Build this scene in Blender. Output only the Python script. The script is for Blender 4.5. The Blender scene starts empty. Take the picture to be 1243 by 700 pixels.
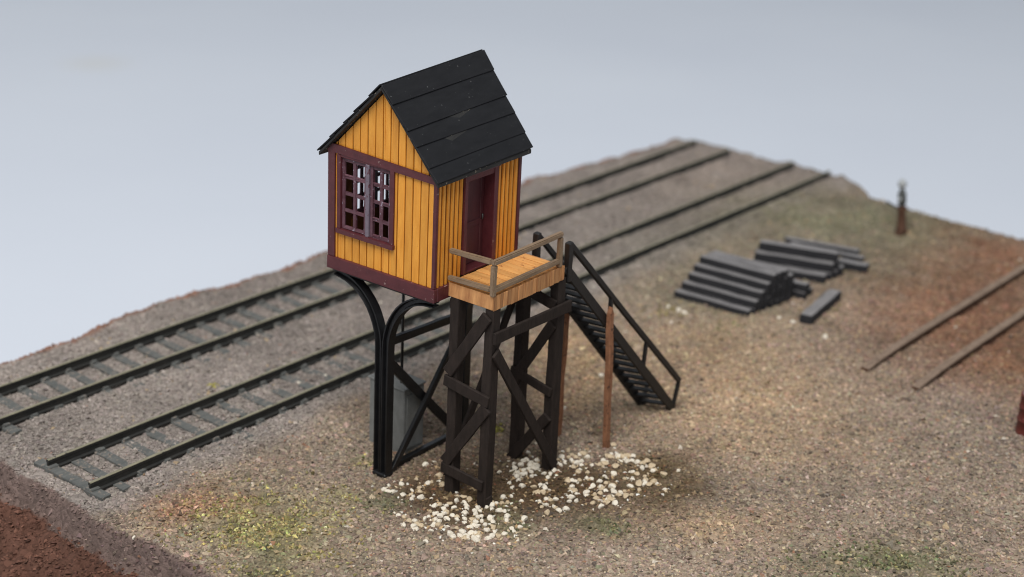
import bpy, bmesh, math, random
import numpy as np
from mathutils import Vector, Matrix
random.seed(7); rng = np.random.default_rng(11)
scene = bpy.context.scene
COL = scene.collection
PI = math.pi

# ------------------------------------------------------------------ helpers
def link(o, parent=None):
    COL.objects.link(o)
    if parent is not None: o.parent = parent
    return o
def tag(o, label=None, cat=None, group=None, kind=None):
    if label: o['label'] = label
    if cat: o['category'] = cat
    if group: o['group'] = group
    if kind: o['kind'] = kind
    return o
def empty(name, loc=(0, 0, 0), rz=0.0):
    o = bpy.data.objects.new(name, None); o.location = loc; o.rotation_euler = (0, 0, rz)
    o.empty_display_size = .3
    return link(o)
class MB:
    """collects shapes in one bmesh, built as one mesh object"""
    def __init__(s, jit=0.0): s.bm = bmesh.new(); s.jit = jit
    def hexa(s, P, mi=0):
        v = [s.bm.verts.new(Vector(p)) for p in P]
        for f in ((3, 2, 1, 0), (4, 5, 6, 7), (0, 1, 5, 4), (1, 2, 6, 5), (2, 3, 7, 6), (3, 0, 4, 7)):
            fc = s.bm.faces.new([v[i] for i in f]); fc.material_index = mi
        return s
    def box(s, x0, x1, y0, y1, z0, z1, mi=0):
        return s.hexa([(x0, y0, z0), (x1, y0, z0), (x1, y1, z0), (x0, y1, z0), (x0, y0, z1), (x1, y0, z1), (x1, y1, z1), (x0, y1, z1)], mi)
    def beam(s, p, q, w, h, up=(0, 0, 1), mi=0, seg=1, wob=0.0):
        p, q = Vector(p), Vector(q); d = (q - p).normalized()
        side = d.cross(Vector(up)).normalized(); u = side.cross(d).normalized()
        rings = []
        for i in range(seg + 1):
            c = p.lerp(q, i / seg)
            if wob: c = c + Vector((random.uniform(-wob, wob), random.uniform(-wob, wob), random.uniform(-wob, wob) * .5))
            k = 1 + (random.uniform(-.05, .05) if wob else 0)
            rings.append([s.bm.verts.new(c + side * (a * w * k / 2) + u * (b * h * k / 2)) for a, b in ((-1, -1), (1, -1), (1, 1), (-1, 1))])
        for a, b in zip(rings, rings[1:]):
            for i in range(4):
                f = s.bm.faces.new((a[i], a[(i + 1) % 4], b[(i + 1) % 4], b[i])); f.material_index = mi
        f = s.bm.faces.new(rings[0][::-1]); f.material_index = mi
        f = s.bm.faces.new(rings[-1]); f.material_index = mi
        return s
    def tube(s, pts, r, n=10, mi=0, cap=True):
        pts = [Vector(p) for p in pts]; rings = []; ref = Vector((0, 0, 1))
        rr = r if isinstance(r, (list, tuple)) else [r] * len(pts)
        for i, p in enumerate(pts):
            d = (pts[min(i + 1, len(pts) - 1)] - pts[max(i - 1, 0)]).normalized()
            if abs(d.dot(ref)) > .95: ref = Vector((1, 0, 0))
            a = d.cross(ref).normalized(); b = d.cross(a).normalized()
            rings.append([s.bm.verts.new(p + (a * math.cos(2 * PI * k / n) + b * math.sin(2 * PI * k / n)) * rr[i]) for k in range(n)])
        for a, b in zip(rings, rings[1:]):
            for i in range(n):
                f = s.bm.faces.new((a[i], a[(i + 1) % n], b[(i + 1) % n], b[i])); f.material_index = mi; f.smooth = True
        if cap:
            s.bm.faces.new(rings[0][::-1]).material_index = mi; s.bm.faces.new(rings[-1]).material_index = mi
        return s
    def lathe(s, prof, c=(0, 0, 0), n=28, mi=0):
        rings = [[s.bm.verts.new((c[0] + r * math.cos(2 * PI * k / n), c[1] + r * math.sin(2 * PI * k / n), c[2] + z)) for k in range(n)] for r, z in prof]
        for a, b in zip(rings, rings[1:]):
            for i in range(n):
                f = s.bm.faces.new((a[i], a[(i + 1) % n], b[(i + 1) % n], b[i])); f.material_index = mi; f.smooth = True
        s.bm.faces.new(rings[0][::-1]).material_index = mi; s.bm.faces.new(rings[-1]).material_index = mi
        return s
    def prism(s, P, D, mi=0):
        """polygon P (3D points) extruded by vector D"""
        D = Vector(D)
        a = [s.bm.verts.new(Vector(p)) for p in P]; b = [s.bm.verts.new(Vector(p) + D) for p in P]
        n = len(a)
        for f in [s.bm.faces.new(a[::-1]), s.bm.faces.new(b)]: f.material_index = mi
        for i in range(n): s.bm.faces.new((a[i], a[(i + 1) % n], b[(i + 1) % n], b[i])).material_index = mi
        return s
    def build(s, name, mats, parent=None, bevel=0.0, off=(0, 0, 0), segs=1):
        bm = s.bm
        bmesh.ops.recalc_face_normals(bm, faces=bm.faces)
        if bevel:
            es = [e for e in bm.edges if len(e.link_faces) == 2 and e.calc_face_angle(0) > .6]
            bmesh.ops.bevel(bm, geom=es, offset=bevel, segments=segs, affect='EDGES', clamp_overlap=True)
        if s.jit:
            for v in bm.verts: v.co += Vector((random.uniform(-1, 1), random.uniform(-1, 1), random.uniform(-1, 1))) * s.jit
        if off != (0, 0, 0): bmesh.ops.translate(bm, verts=bm.verts, vec=Vector(off))
        me = bpy.data.meshes.new(name); bm.to_mesh(me); bm.free()
        for m in (mats if isinstance(mats, (list, tuple)) else [mats]): me.materials.append(m)
        return link(bpy.data.objects.new(name, me), parent)

# value noise in numpy (for terrain, colours and scatter)
def vnoise(x, y, sc, seed=0):
    x = np.asarray(x, float) / sc; y = np.asarray(y, float) / sc
    xi = np.floor(x).astype(np.int64); yi = np.floor(y).astype(np.int64); fx = x - xi; fy = y - yi
    fx = fx * fx * (3 - 2 * fx); fy = fy * fy * (3 - 2 * fy)
    def h(a, b):
        n = (a * 374761393 + b * 668265263 + seed * 974634711) & 0x7fffffff
        n = ((n ^ (n >> 13)) * 1274126177) & 0x7fffffff
        return ((n ^ (n >> 16)) & 0xffff) / 65535.0
    return (h(xi, yi) * (1 - fx) + h(xi + 1, yi) * fx) * (1 - fy) + (h(xi, yi + 1) * (1 - fx) + h(xi + 1, yi + 1) * fx) * fy
def fbm(x, y, sc, seed=0, o=4):
    t = 0; a = .5; n = 0
    for i in range(o): t = t + a * vnoise(x, y, sc / 2 ** i, seed + i * 17); n += a; a *= .55
    return t / n
def sst(a, b, x):
    t = np.clip((x - a) / (b - a), 0, 1); return t * t * (3 - 2 * t)

# ------------------------------------------------------------------ materials
def newmat(name):
    m = bpy.data.materials.new(name); m.use_nodes = True
    nt = m.node_tree; b = nt.nodes['Principled BSDF']
    return m, nt, b
def N(nt, t, **k):
    n = nt.nodes.new(t)
    for a, v in k.items():
        if a.startswith('i_'): n.inputs[a[2:].replace('_', ' ')].default_value = v
        else: setattr(n, a, v)
    return n
def ramp(nt, fac, stops):
    r = nt.nodes.new('ShaderNodeValToRGB'); nt.links.new(fac, r.inputs[0])
    e = r.color_ramp.elements
    while len(e) > 1: e.remove(e[-1])
    e[0].position = stops[0][0]; e[0].color = (*stops[0][1], 1)
    for p, c in stops[1:]:
        q = e.new(p); q.color = (*c, 1)
    return r
def painted(name, c1, c2, rough=.6, scale=(3, 3, 3), chip=None, chip_t=.72, bump=.3, bscale=30, det=6, spec=.5, chip_scale=9, isl=0.0):
    """hand-painted surface: two tones in a stretched noise, optional bare flecks"""
    m, nt, b = newmat(name); L = nt.links
    tc = N(nt, 'ShaderNodeTexCoord'); mp = N(nt, 'ShaderNodeMapping'); mp.inputs['Scale'].default_value = scale
    L.new(tc.outputs['Object'], mp.inputs[0])
    n = N(nt, 'ShaderNodeTexNoise', i_Scale=1.0, i_Detail=float(det), i_Roughness=.65); L.new(mp.outputs[0], n.inputs['Vector'])
    r = ramp(nt, n.outputs[0], [(.3, c1), (.7, c2)]); out = r.outputs[0]
    if chip:
        n2 = N(nt, 'ShaderNodeTexNoise', i_Scale=float(chip_scale), i_Detail=3.0, i_Roughness=.7); L.new(tc.outputs['Object'], n2.inputs['Vector'])
        r2 = ramp(nt, n2.outputs[0], [(chip_t, (0, 0, 0)), (chip_t + .03, (1, 1, 1))])
        mx = N(nt, 'ShaderNodeMix', data_type='RGBA'); L.new(r2.outputs[0], mx.inputs[0]); L.new(out, mx.inputs[6]); mx.inputs[7].default_value = (*chip, 1); out = mx.outputs[2]
    if isl:
        ge = N(nt, 'ShaderNodeNewGeometry'); mr = N(nt, 'ShaderNodeMapRange'); mr.inputs['To Min'].default_value = 1 - isl; mr.inputs['To Max'].default_value = 1 + isl * .6
        L.new(ge.outputs['Random Per Island'], mr.inputs[0]); mi_ = N(nt, 'ShaderNodeMix', data_type='RGBA', blend_type='MULTIPLY'); mi_.inputs[0].default_value = 1
        L.new(out, mi_.inputs[6]); L.new(mr.outputs[0], mi_.inputs[7]); out = mi_.outputs[2]
    L.new(out, b.inputs['Base Color'])
    b.inputs['Roughness'].default_value = rough; b.inputs['Specular IOR Level'].default_value = spec
    bn = N(nt, 'ShaderNodeTexNoise', i_Scale=float(bscale), i_Detail=5.0); L.new(mp.outputs[0] if det < 6 else tc.outputs['Object'], bn.inputs['Vector'])
    bp = N(nt, 'ShaderNodeBump', i_Strength=bump, i_Distance=.02); L.new(bn.outputs[0], bp.inputs['Height']); L.new(bp.outputs[0], b.inputs['Normal'])
    return m
M = {}
M['yellow'] = painted('yellow_paint', (.70, .275, .026), (.86, .385, .05), .55, (7, 7, 1.6), (.46, .16, .018), .71, .35, 40, chip_scale=11, isl=.12)
M['groove'] = painted('siding_groove', (.10, .034, .007), (.18, .065, .012), .8, (5, 5, 2))
M['rib_gap'] = painted('rib_gap_paint', (.24, .075, .008), (.34, .115, .014), .7, (5, 5, 2))  # brown-orange wash on the backing between the side wall ribs
M['maroon'] = painted('maroon_paint', (.07, .0125, .016), (.11, .022, .026), .5, (5, 5, 5), (.30, .2, .18), .68, .35, 26, chip_scale=8)
M['door'] = painted('door_paint', (.06, .013, .017), (.085, .02, .024), .55, (6, 6, 2), (.25, .19, .2), .70, .3, 26, chip_scale=8)
M['muntin'] = painted('window_bar_paint', (.07, .02, .027), (.15, .07, .09), .5, (6, 6, 6), (.32, .26, .32), .62, .3, 26)
M['mullion'] = painted('mullion_paint', (.13, .10, .13), (.20, .16, .19), .5, (4, 4, 4), (.1, .03, .04), .6, .3, 26)
M['roof'] = painted('black_roofing', (.010, .0105, .0125), (.016, .0165, .019),   .6, (2, 6, 6), (.24, .24, .24), .70, .25, 60, spec=.2, chip_scale=16)
M['rake'] = painted('roof_edge', (.012, .012, .013), (.03, .028, .025), .7, (4, 4, 4), (.32, .27, .2), .64, .3, 30)
M['steel'] = painted('black_steel', (.005, .005, .006), (.012, .012, .013), .38, (4, 4, 4), (.1, .1, .1), .76, .3, 22, spec=.4)
M['trestle'] = painted('trestle_timber', (.017, .012, .010), (.034, .024, .020), .8, (9, 9, 2), (.12, .085, .06), .74, .5, 24, spec=.25)
M['stairm'] = painted('stair_paint', (.007, .006, .006), (.016, .0135, .0125), .55, (5, 5, 5), (.12, .11, .1), .77, .35, 26)
M['deck'] = painted('deck_wood', (.62, .27, .07), (.82, .42, .13), .65, (10, 1.3, 6), (.4, .15, .04), .62, .35, 20, det=5, chip_scale=5, isl=.16)
M['fascia'] = painted('fascia_wood', (.35, .14, .05), (.70, .36, .14), .7, (11, 5, 1.0), (.65, .55, .45), .70, .4, 12, det=5, chip_scale=4, isl=.28)
M['rail_tan'] = painted('railing_paint', (.19, .125, .075), (.27, .185, .115), .55, (6, 6, 6), (.4, .3, .2), .74, .3, 26)
M['rust'] = painted('rust_post', (.17, .068, .032), (.33, .15, .075), .85, (9, 9, 4), (.05, .02, .012), .62, .8, 18)
M['rust_dark'] = painted('rust_dark', (.06, .027, .016), (.12, .055, .03), .85, (6, 6, 6))
M['box'] = painted('grey_cabinet', (.18, .186, .18), (.25, .256, .25), .7, (5, 5, 3), (.24, .24, .23), .68, .4, 30)
M['tie'] = painted('track_tie', (.085, .09, .086), (.15, .152, .145), .85, (2, 9, 4), (.23, .195, .165), .58, .6, 16)
M['railm'] = painted('rail_steel', (.016, .017, .016), (.034, .033, .03), .5, (3, 3, 3), (.1, .075, .05), .72, .4, 20)
M['railhead'] = painted('rail_head', (.19, .175, .115), (.32, .29, .20), .42, (3, 8, 8), (.05, .05, .045), .63, .25, 24, spec=.6)
M['rustrail'] = painted('rusty_rail', (.17, .115, .08), (.29, .21, .155), .8, (3, 6, 6), (.06, .04, .03), .64, .5, 16)
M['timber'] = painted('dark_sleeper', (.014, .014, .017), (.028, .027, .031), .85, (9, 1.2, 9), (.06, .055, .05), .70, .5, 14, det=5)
M['timber_top'] = painted('sleeper_upper_face', (.18, .172, .178), (.28, .265, .262), .8, (9, 1.2, 9), (.22, .19, .17), .70, .5, 14, det=5)
M['lantern'] = painted('lantern_metal', (.05, .055, .055), (.09, .095, .09), .5, (5, 5, 5))
M['lens'] = painted('lantern_cap', (.35, .37, .38), (.5, .52, .53), .4, (5, 5, 5))
M['barrel'] = painted('barrel_red', (.085, .016, .012), (.15, .03, .022), .5, (5, 5, 5), (.28, .12, .09), .66, .3, 24)
M['barrel_lid'] = painted('barrel_lid', (.16, .11, .1), (.28, .2, .18), .6, (5, 5, 5))
M['stone'] = painted('white_stone', (.74, .65, .51), (.89, .84, .74), .75, (5, 5, 5), (.55, .36, .17), .61, .5, 18)
M['stone_tan'] = painted('tan_stone', (.50, .37, .22), (.74, .62, .45), .8, (5, 5, 5), (.4, .24, .1), .60, .5, 18)

def attr_mat(name, grain=True, rough=.92, jitter=.3, bump=.7, bscale=9.):
    """colour from the zone attribute times a fine grain"""
    m, nt, b = newmat(name); L = nt.links
    at = N(nt, 'ShaderNodeVertexColor', layer_name='zone')
    tc = N(nt, 'ShaderNodeTexCoord')
    v = N(nt, 'ShaderNodeTexVoronoi', i_Scale=float(bscale)); L.new(tc.outputs['Object'], v.inputs['Vector'])
    n = N(nt, 'ShaderNodeTexNoise', i_Scale=22.0, i_Detail=5.0, i_Roughness=.7); L.new(tc.outputs['Object'], n.inputs['Vector'])
    sp = N(nt, 'ShaderNodeSeparateColor'); L.new(v.outputs['Color'], sp.inputs[0])
    ad = N(nt, 'ShaderNodeMath', operation='ADD'); L.new(sp.outputs[0], ad.inputs[0]); L.new(n.outputs[0], ad.inputs[1])
    mr = N(nt, 'ShaderNodeMapRange'); mr.inputs['From Min'].default_value = .3; mr.inputs['From Max'].default_value = 1.5
    mr.inputs['To Min'].default_value = 1 - jitter; mr.inputs['To Max'].default_value = 1 + jitter; L.new(ad.outputs[0], mr.inputs[0])
    mx = N(nt, 'ShaderNodeMix', data_type='RGBA', blend_type='MULTIPLY'); mx.inputs[0].default_value = 1
    L.new(at.outputs[0], mx.inputs[6]); L.new(mr.outputs[0], mx.inputs[7]); L.new(mx.outputs[2], b.inputs['Base Color'])
    b.inputs['Roughness'].default_value = rough; b.inputs['Specular IOR Level'].default_value = .25
    n2 = N(nt, 'ShaderNodeTexNoise', i_Scale=40.0, i_Detail=4.0); L.new(tc.outputs['Object'], n2.inputs['Vector'])
    s2 = N(nt, 'ShaderNodeMath', operation='SUBTRACT'); L.new(n2.outputs[0], s2.inputs[0]); L.new(v.outputs['Distance'], s2.inputs[1])
    bp = N(nt, 'ShaderNodeBump', i_Strength=bump, i_Distance=.06); L.new(s2.outputs[0], bp.inputs['Height']); L.new(bp.outputs[0], b.inputs['Normal'])
    return m
M['ground'] = attr_mat('ground_scenic')
M['grit'] = attr_mat('ground_grit', jitter=.18, bump=.3, bscale=30.)

# ------------------------------------------------------------------ the ground
R_ = np.array([.624, -.781]); F_ = np.array([.781, .624])          # long axes of the colour patches
COLS = dict(turf=(.25, .215, .115), turf2=(.16, .155, .085), rustg=(.32, .19, .12), olive=(.19, .175, .115), red=(.25, .135, .085),
            ochre=(.44, .30, .175), wet=(.095, .06, .032), grey=(.30, .245, .21), dark_brown=(.12, .08, .04))
ZONES = [('grey', 24.54, 7.21, 4.0, 5.0, .7), ('olive', 23.58, 3.32, 3.8, 3.0, .85), ('olive', 25.34, .53, 3.4, 2.5, .9), ('olive', 18, 4.2, 3, 3, .35), ('olive', 21, -1.2, 3.4, 2.4, .65),
         ('olive', 14.92, 2.0, 2.6, 2.4, .55), ('red', 24.4, -2.6, 1.8, 3.0, .95), ('red', 17.63, -4.1, 3.4, 4.4, .62), ('red', 21, -4.6, 3, 3, .6), ('ochre', 8.3, 2.4, 1.3, 2.4, .7), ('ochre', 6.2, .9, .8, 1.0, .45), ('ochre', 3.4, -5.2, 2.2, .9, .35), ('ochre', 12, .3, 2.2, 1.8, .35),
         ('ochre', 9.73, -1.63, 3.2, 2.3, .5), ('ochre', 7.4, -3.4, 3.0, 1.5, .35), ('grey', 13.33, -7.33, 2, 2.5, .4),
         ('wet', 2.3, -1.9, 2.3, 1.6, .95), ('wet', .5, -.6, 1.7, 1.4, .95), ('dark_brown', 17.3, -6.6, 1.6, 2.4, .8), ('red', 18.5, -4.6, 1.8, 5.5, .85), ('dark_brown', 4.4, -3.4, 1.3, 1.2, .85), ('wet', 1.6, .6, 1.2, 1.2, .5), ('wet', 5.6, -.9, .5, .4, .5),  # includes a dark brown patch on the bank below the second rusty rail
         ('turf', -3.3, 2.0, 1.6, 1.6, .8), ('turf', -3.6, .8, 1.3, 1.3, .8), ('rustg', -4.1, 3.52, .75, 1.0, .7), ('rustg', -3.2, 2.9, .8, .6, .35), ('turf2', 1.79, -3.75, .6, .4, .8),
         ('turf2', 4.93, -9.0, 1.3, 1.0, .75), ('turf2', 3.6, -8.0, .8, .8, .4), ('turf2', -4.35, .55, .6, .7, .7), ('turf', -1.04, 1.28, .5, .4, .45), ('turf', .21, 2.11, .45, .3, .5),
         ('turf2', -.8, .49, .55, .44, .5), ('turf2', .55, -1.96, .45, .72, .5)]
HEAP_A = [(1.04,1.05),(0.88,0.45),(0.34,0.67),(-0.52,0.88),(-0.3,0.91),(-0.48,0.76),(-0.45,0.66),(-0.05,0.76),(-0.38,0.41),(-0.08,0.4),(0.15,0.39),(-0.01,0.23),(-0.37,0.14),(-0.26,0.21),(-0.23,-0.0),(0.42,0.4),(0.51,0.35),(0.56,0.08),(-0.02,-0.13),(-1.09,-0.12),(-1.04,-0.24),(-1.12,-0.47),(-1.32,-0.5),(-1.02,-0.53),(-1.22,-0.68),(-1.09,-0.68),(-1.11,-0.83),(-1.28,-0.82),(-1.52,-1.34),(-0.27,-0.44),(-0.49,-0.51),(-0.45,-0.68),(-0.83,-0.66),(-0.68,-0.66),(-0.13,-0.48),(-0.2,-0.67),(0.05,-0.61),(0.4,-0.52),(0.23,-0.66),(-0.03,-0.81),(0.46,-0.67),(0.5,-0.8),(0.24,-0.95),(-0.3,-0.84),(-0.71,-0.85),(-0.68,-0.97),(-0.92,-0.98),(-0.82,-1.04),(-1.1,-1.1),(-0.52,-1.05),(-0.36,-1.04),(-0.34,-1.15),(-0.77,-1.26),(-0.65,-1.44),(-0.97,-1.62),(-0.87,-1.72),(-0.68,-1.62),(-0.28,-1.34),(-0.46,-1.59),(-0.16,-1.46),(-0.57,-1.9),(-0.6,-1.82),(-0.87,-1.85),(-0.84,-1.92),(-0.76,-2.04),(0.29,-1.22),(0.22,-1.33),(0.05,-1.38),(-0.32,-1.74),(-0.07,-1.65),(-0.13,-1.8),(0.5,-1.3),(0.69,-1.27),(0.81,-1.31),(0.14,-1.73),(0.1,-1.82),(-0.12,-2.03),(-0.32,-2.0),(-0.52,-2.21),(-0.37,-2.2),(-0.26,-2.27),(-0.12,-2.33),(0.54,-1.62),(0.6,-1.73),(0.49,-1.92),(0.36,-2.01),(0.91,-1.41),(0.96,-1.51),(1.12,-1.26),(1.28,-1.37),(1.26,-1.68),(0.91,-1.79),(0.71,-2.19),(0.35,-2.38),(0.12,-2.41),(0.14,-2.34),(1.74,-0.93),(1.58,-1.14),(1.81,-1.25),(2.0,-0.98),(1.98,-0.43),(2.83,-0.06)]
HEAP_B = [(3.19,-0.32),(2.89,-0.52),(2.78,-0.51),(2.6,-0.57),(2.52,-0.42),(2.36,-0.58),(2.2,-0.66),(2.28,-0.74),(2.25,-0.86),(2.43,-0.79),(2.35,-0.9),(2.56,-0.83),(2.49,-0.96),(2.66,-0.88),(3.02,-0.7),(2.85,-0.68),(2.82,-0.8),(2.65,-0.97),(2.35,-1.11),(1.97,-1.0),(2.11,-0.86),(2.71,-0.74),(2.84,-0.87),(2.84,-0.07),(3.68,-0.66),(3.97,-0.91),(2.69,-1.21),(2.55,-1.41),(2.75,-1.32),(3.38,-1.02),(3.56,-1.01),(3.43,-1.22),(3.26,-1.15),(2.96,-1.29),(3.22,-1.26),(3.52,-1.36),(3.84,-1.22),(4.08,-1.28),(4.0,-1.45),(3.32,-1.56),(3.51,-1.66),(3.21,-1.79),(3.33,-1.96),(4.0,-1.25),(3.83,-1.93),(3.95,-2.01),(4.09,-1.85),(4.36,-1.77),(4.55,-1.76),(4.97,-1.51),(4.04,-2.25),(4.65,-1.97),(4.6,-2.07),(4.74,-2.11),(4.79,-2.2),(4.53,-2.35),(4.57,-2.49),(4.43,-2.3),(4.42,-2.73),(4.79,-2.61),(4.7,-2.82),(4.61,-2.98),(4.57,-3.25),(4.01,-3.68),(4.06,-2.71),(4.08,-2.83),(4.15,-3.0),(4.05,-3.09),(3.79,-2.92),(3.81,-3.09),(3.6,-3.25),(3.9,-3.32),(4.16,-3.26),(4.11,-3.39),(3.52,-3.06),(3.68,-2.76),(3.66,-2.49),(3.4,-2.42),(3.16,-2.42),(3.23,-2.59),(3.21,-2.76),(2.98,-2.61),(2.93,-2.79),(2.91,-2.44),(3.07,-2.14),(2.91,-2.06),(2.81,-2.01),(2.71,-1.86),(2.58,-2.11),(2.38,-2.37),(2.17,-2.38),(2.34,-2.23),(2.58,-2.49),(2.67,-2.67),(2.77,-2.77),(2.53,-2.81),(2.36,-2.86),(2.31,-3.11),(2.7,-3.02),(3.01,-2.97),(3.0,-3.1),(2.65,-3.25),(3.06,-3.25),(3.24,-3.3),(3.25,-3.08),(2.13,-2.57),(1.72,-2.61),(1.55,-2.52),(1.86,-2.2),(1.74,-2.13),(1.53,-2.18),(1.35,-2.18),(1.57,-1.95),(1.27,-2.41),(2.11,-1.67),(2.18,-1.5),(1.91,-1.79),(1.93,-1.49)]
def edge_drop(x, y):
    """how far outside the board's irregular edge a point lies (metres, <0 inside)"""
    n = (fbm(x, y, 2.2, 5, 4) - .5)
    d_left = y - (12.75 + .7 * n + .12 * np.sin(x * .7) - .5 * sst(24, 28, x))
    d_back = x - (26.9 + 1.2 * sst(3.2, 4.6, y) - .2 * sst(9, 13, y) + .6 * n)
    d_near = -(x + 5.68 - .22 * sst(3.5, 0, y) + .22 * n)
    d_right = -y - 15
    return d_left, d_back, d_near, d_right
def height(x, y):
    x = np.asarray(x, float); y = np.asarray(y, float)
    h = .10 * (fbm(x, y, 3.2, 1, 3) - .5) + .05 * (vnoise(x, y, .32, 9) - .5) + .03 * (vnoise(x, y, .15, 19) - .5)
    h = h + .07 * sst(12, 17, x) * ((np.abs(y - 6.2) < 1.3) | (np.abs(y - 10.2) < 1.3))
    for yc_ in (6.2, 10.2):                                          # ballast shoulders over the sleeper ends
        q = np.abs(y - yc_); h = h + .075 * sst(.82, 1.0, q) * (1 - sst(1.3, 1.9, q)) * sst(-4.5, -3.6, x) + .075 * (q < .7) * (fbm(x, y, .6, 95, 3) - .36)
    h = h + .05 * np.exp(-(((x + .15) / .8) ** 2 + ((y + 1.4) / .8) ** 2)) + .07 * np.exp(-(((x - 3.6) / 1.1) ** 2 + ((y + 2.3) / .9) ** 2))
    h = h - .05 * np.exp(-(((x - 5.5) / .4) ** 2 + ((y + .9) / .25) ** 2))
    dl, db, dn, dr = edge_drop(x, y)
    # three cut sides fall to the table
    do = np.maximum(np.maximum(dl, db), dr)
    rough = (fbm(x, y, .8, 31, 4) - .5)
    h = h - np.clip(do, 0, None) * 1.6 * (1 + .5 * rough) - .10 * sst(-.5, 0, do) * (rough + .5)
    # the scarp towards the viewer: a low rim, a step, then a rough slope of bare earth
    rid = np.abs(fbm(x, y, .45, 131, 3) - .5) * 2; rid2 = np.abs(fbm(x, y, .9, 137, 3) - .5) * 2
    rim = .14 * np.exp(-((dn + .12) / .22) ** 2) * (vnoise(x, y, 1.3, 44) - .1)
    step = .52 * sst(.0, .26, dn + .10 * rough) + .10 * np.exp(-((dn - .36) / .07) ** 2)
    h = h + rim - step - .36 * np.clip(dn - .35, 0, None) + sst(.1, .5, dn) * (.30 * rough + .30 * (.35 - rid) * sst(.3, .6, dn) + .22 * (.3 - rid2)) + sst(.02, .2, dn) * .16 * (vnoise(x, y, .25, 52) - .5) + sst(.05, .3, dn) * .10 * (vnoise(x * 1.6 + y, y - x, .2, 57) - .5)
    return np.maximum(h, -2.98)
def zone_color(x, y):
    x = np.asarray(x, float); y = np.asarray(y, float)
    c = np.empty(x.shape + (3,)); c[:] = (.308, .240, .184)
    def mixin(col, w): c[:] = c * (1 - w[..., None]) + np.array(col) * w[..., None]
    bal = sst(4.0, 5.0, y + 1.2 * (fbm(x, y, 1.5, 3) - .5))
    mixin((.27, .232, .208), bal)
    wx = x + 1.3 * (fbm(x, y, 1.6, 61) - .5); wy = y + 1.3 * (fbm(x, y, 1.6, 67) - .5)
    pat = fbm(x, y, .5, 71, 3)
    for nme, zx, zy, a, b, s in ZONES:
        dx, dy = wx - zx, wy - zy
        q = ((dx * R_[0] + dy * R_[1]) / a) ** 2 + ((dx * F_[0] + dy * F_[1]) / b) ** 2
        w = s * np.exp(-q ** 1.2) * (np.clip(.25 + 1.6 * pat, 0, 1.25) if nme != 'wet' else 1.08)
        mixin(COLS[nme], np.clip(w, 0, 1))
    tone = .78 + .46 * fbm(x, y, 1.1, 81, 4); tone = tone * (.86 + .34 * fbm(x, y, 3.0, 83, 3)); c *= tone[..., None]
    dl, db, dn, dr = edge_drop(x, y)
    mixin((.17, .12, .104), sst(-.09, .02, dn + .3 * (pat - .5)))            # mauve grey rim
    mixin((.125, .06, .042), sst(.30, .44, dn + .35 * (pat - .5)))            # bare red-brown earth
    c[:] = np.where((dn > .1)[..., None], c * (.75 + .5 * fbm(x, y, .6, 91, 4))[..., None], c)
    mixin((.27, .13, .085), .85 * sst(-.35, -.02, dl + .5 * (pat - .5)))
    mixin((.21, .165, .12), .8 * sst(-.3, 0, db + .4 * (pat - .5)))
    return np.clip(c, .01, .9)

def mesh_np(name, V, Fc, col, mat, smooth=True, nper=3):
    me = bpy.data.meshes.new(name)
    me.vertices.add(len(V)); me.vertices.foreach_set('co', np.ascontiguousarray(V, np.float32).ravel())
    nf = len(Fc); me.loops.add(nf * nper); me.loops.foreach_set('vertex_index', np.ascontiguousarray(Fc, np.int32).ravel())
    me.polygons.add(nf); me.polygons.foreach_set('loop_start', np.arange(0, nf * nper, nper, dtype=np.int32))
    me.polygons.foreach_set('loop_total', np.full(nf, nper, np.int32))
    me.polygons.foreach_set('use_smooth', np.full(nf, smooth, bool))
    me.update(calc_edges=True)
    a = me.color_attributes.new('zone', 'FLOAT_COLOR', 'POINT')
    a.data.foreach_set('color', np.concatenate([col, np.ones((len(col), 1))], 1).astype(np.float32).ravel())
    me.materials.append(mat); me.validate()
    return me
gx = np.concatenate([np.arange(-13, -9, .10), np.arange(-9, -4.6, .045), np.arange(-4.6, 10, .065), np.arange(10, 31, .13)])
gy = np.concatenate([np.arange(-18, -10, .13), np.arange(-10, 9, .065), np.arange(9, 15.6, .10)])
X, Y = np.meshgrid(gx, gy, indexing='ij'); Z = height(X, Y)
nx, ny = X.shape; idx = np.arange(nx * ny).reshape(nx, ny)
Fq = np.stack([idx[:-1, :-1], idx[1:, :-1], idx[1:, 1:], idx[:-1, 1:]], -1).reshape(-1, 4)
V = np.stack([X, Y, Z], -1).reshape(-1, 3)
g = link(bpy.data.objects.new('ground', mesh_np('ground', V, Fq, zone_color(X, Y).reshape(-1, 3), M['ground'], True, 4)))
tag(g, 'diorama base of brown grit with a broken earth edge towards the viewer', 'ground', kind='structure')

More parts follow.
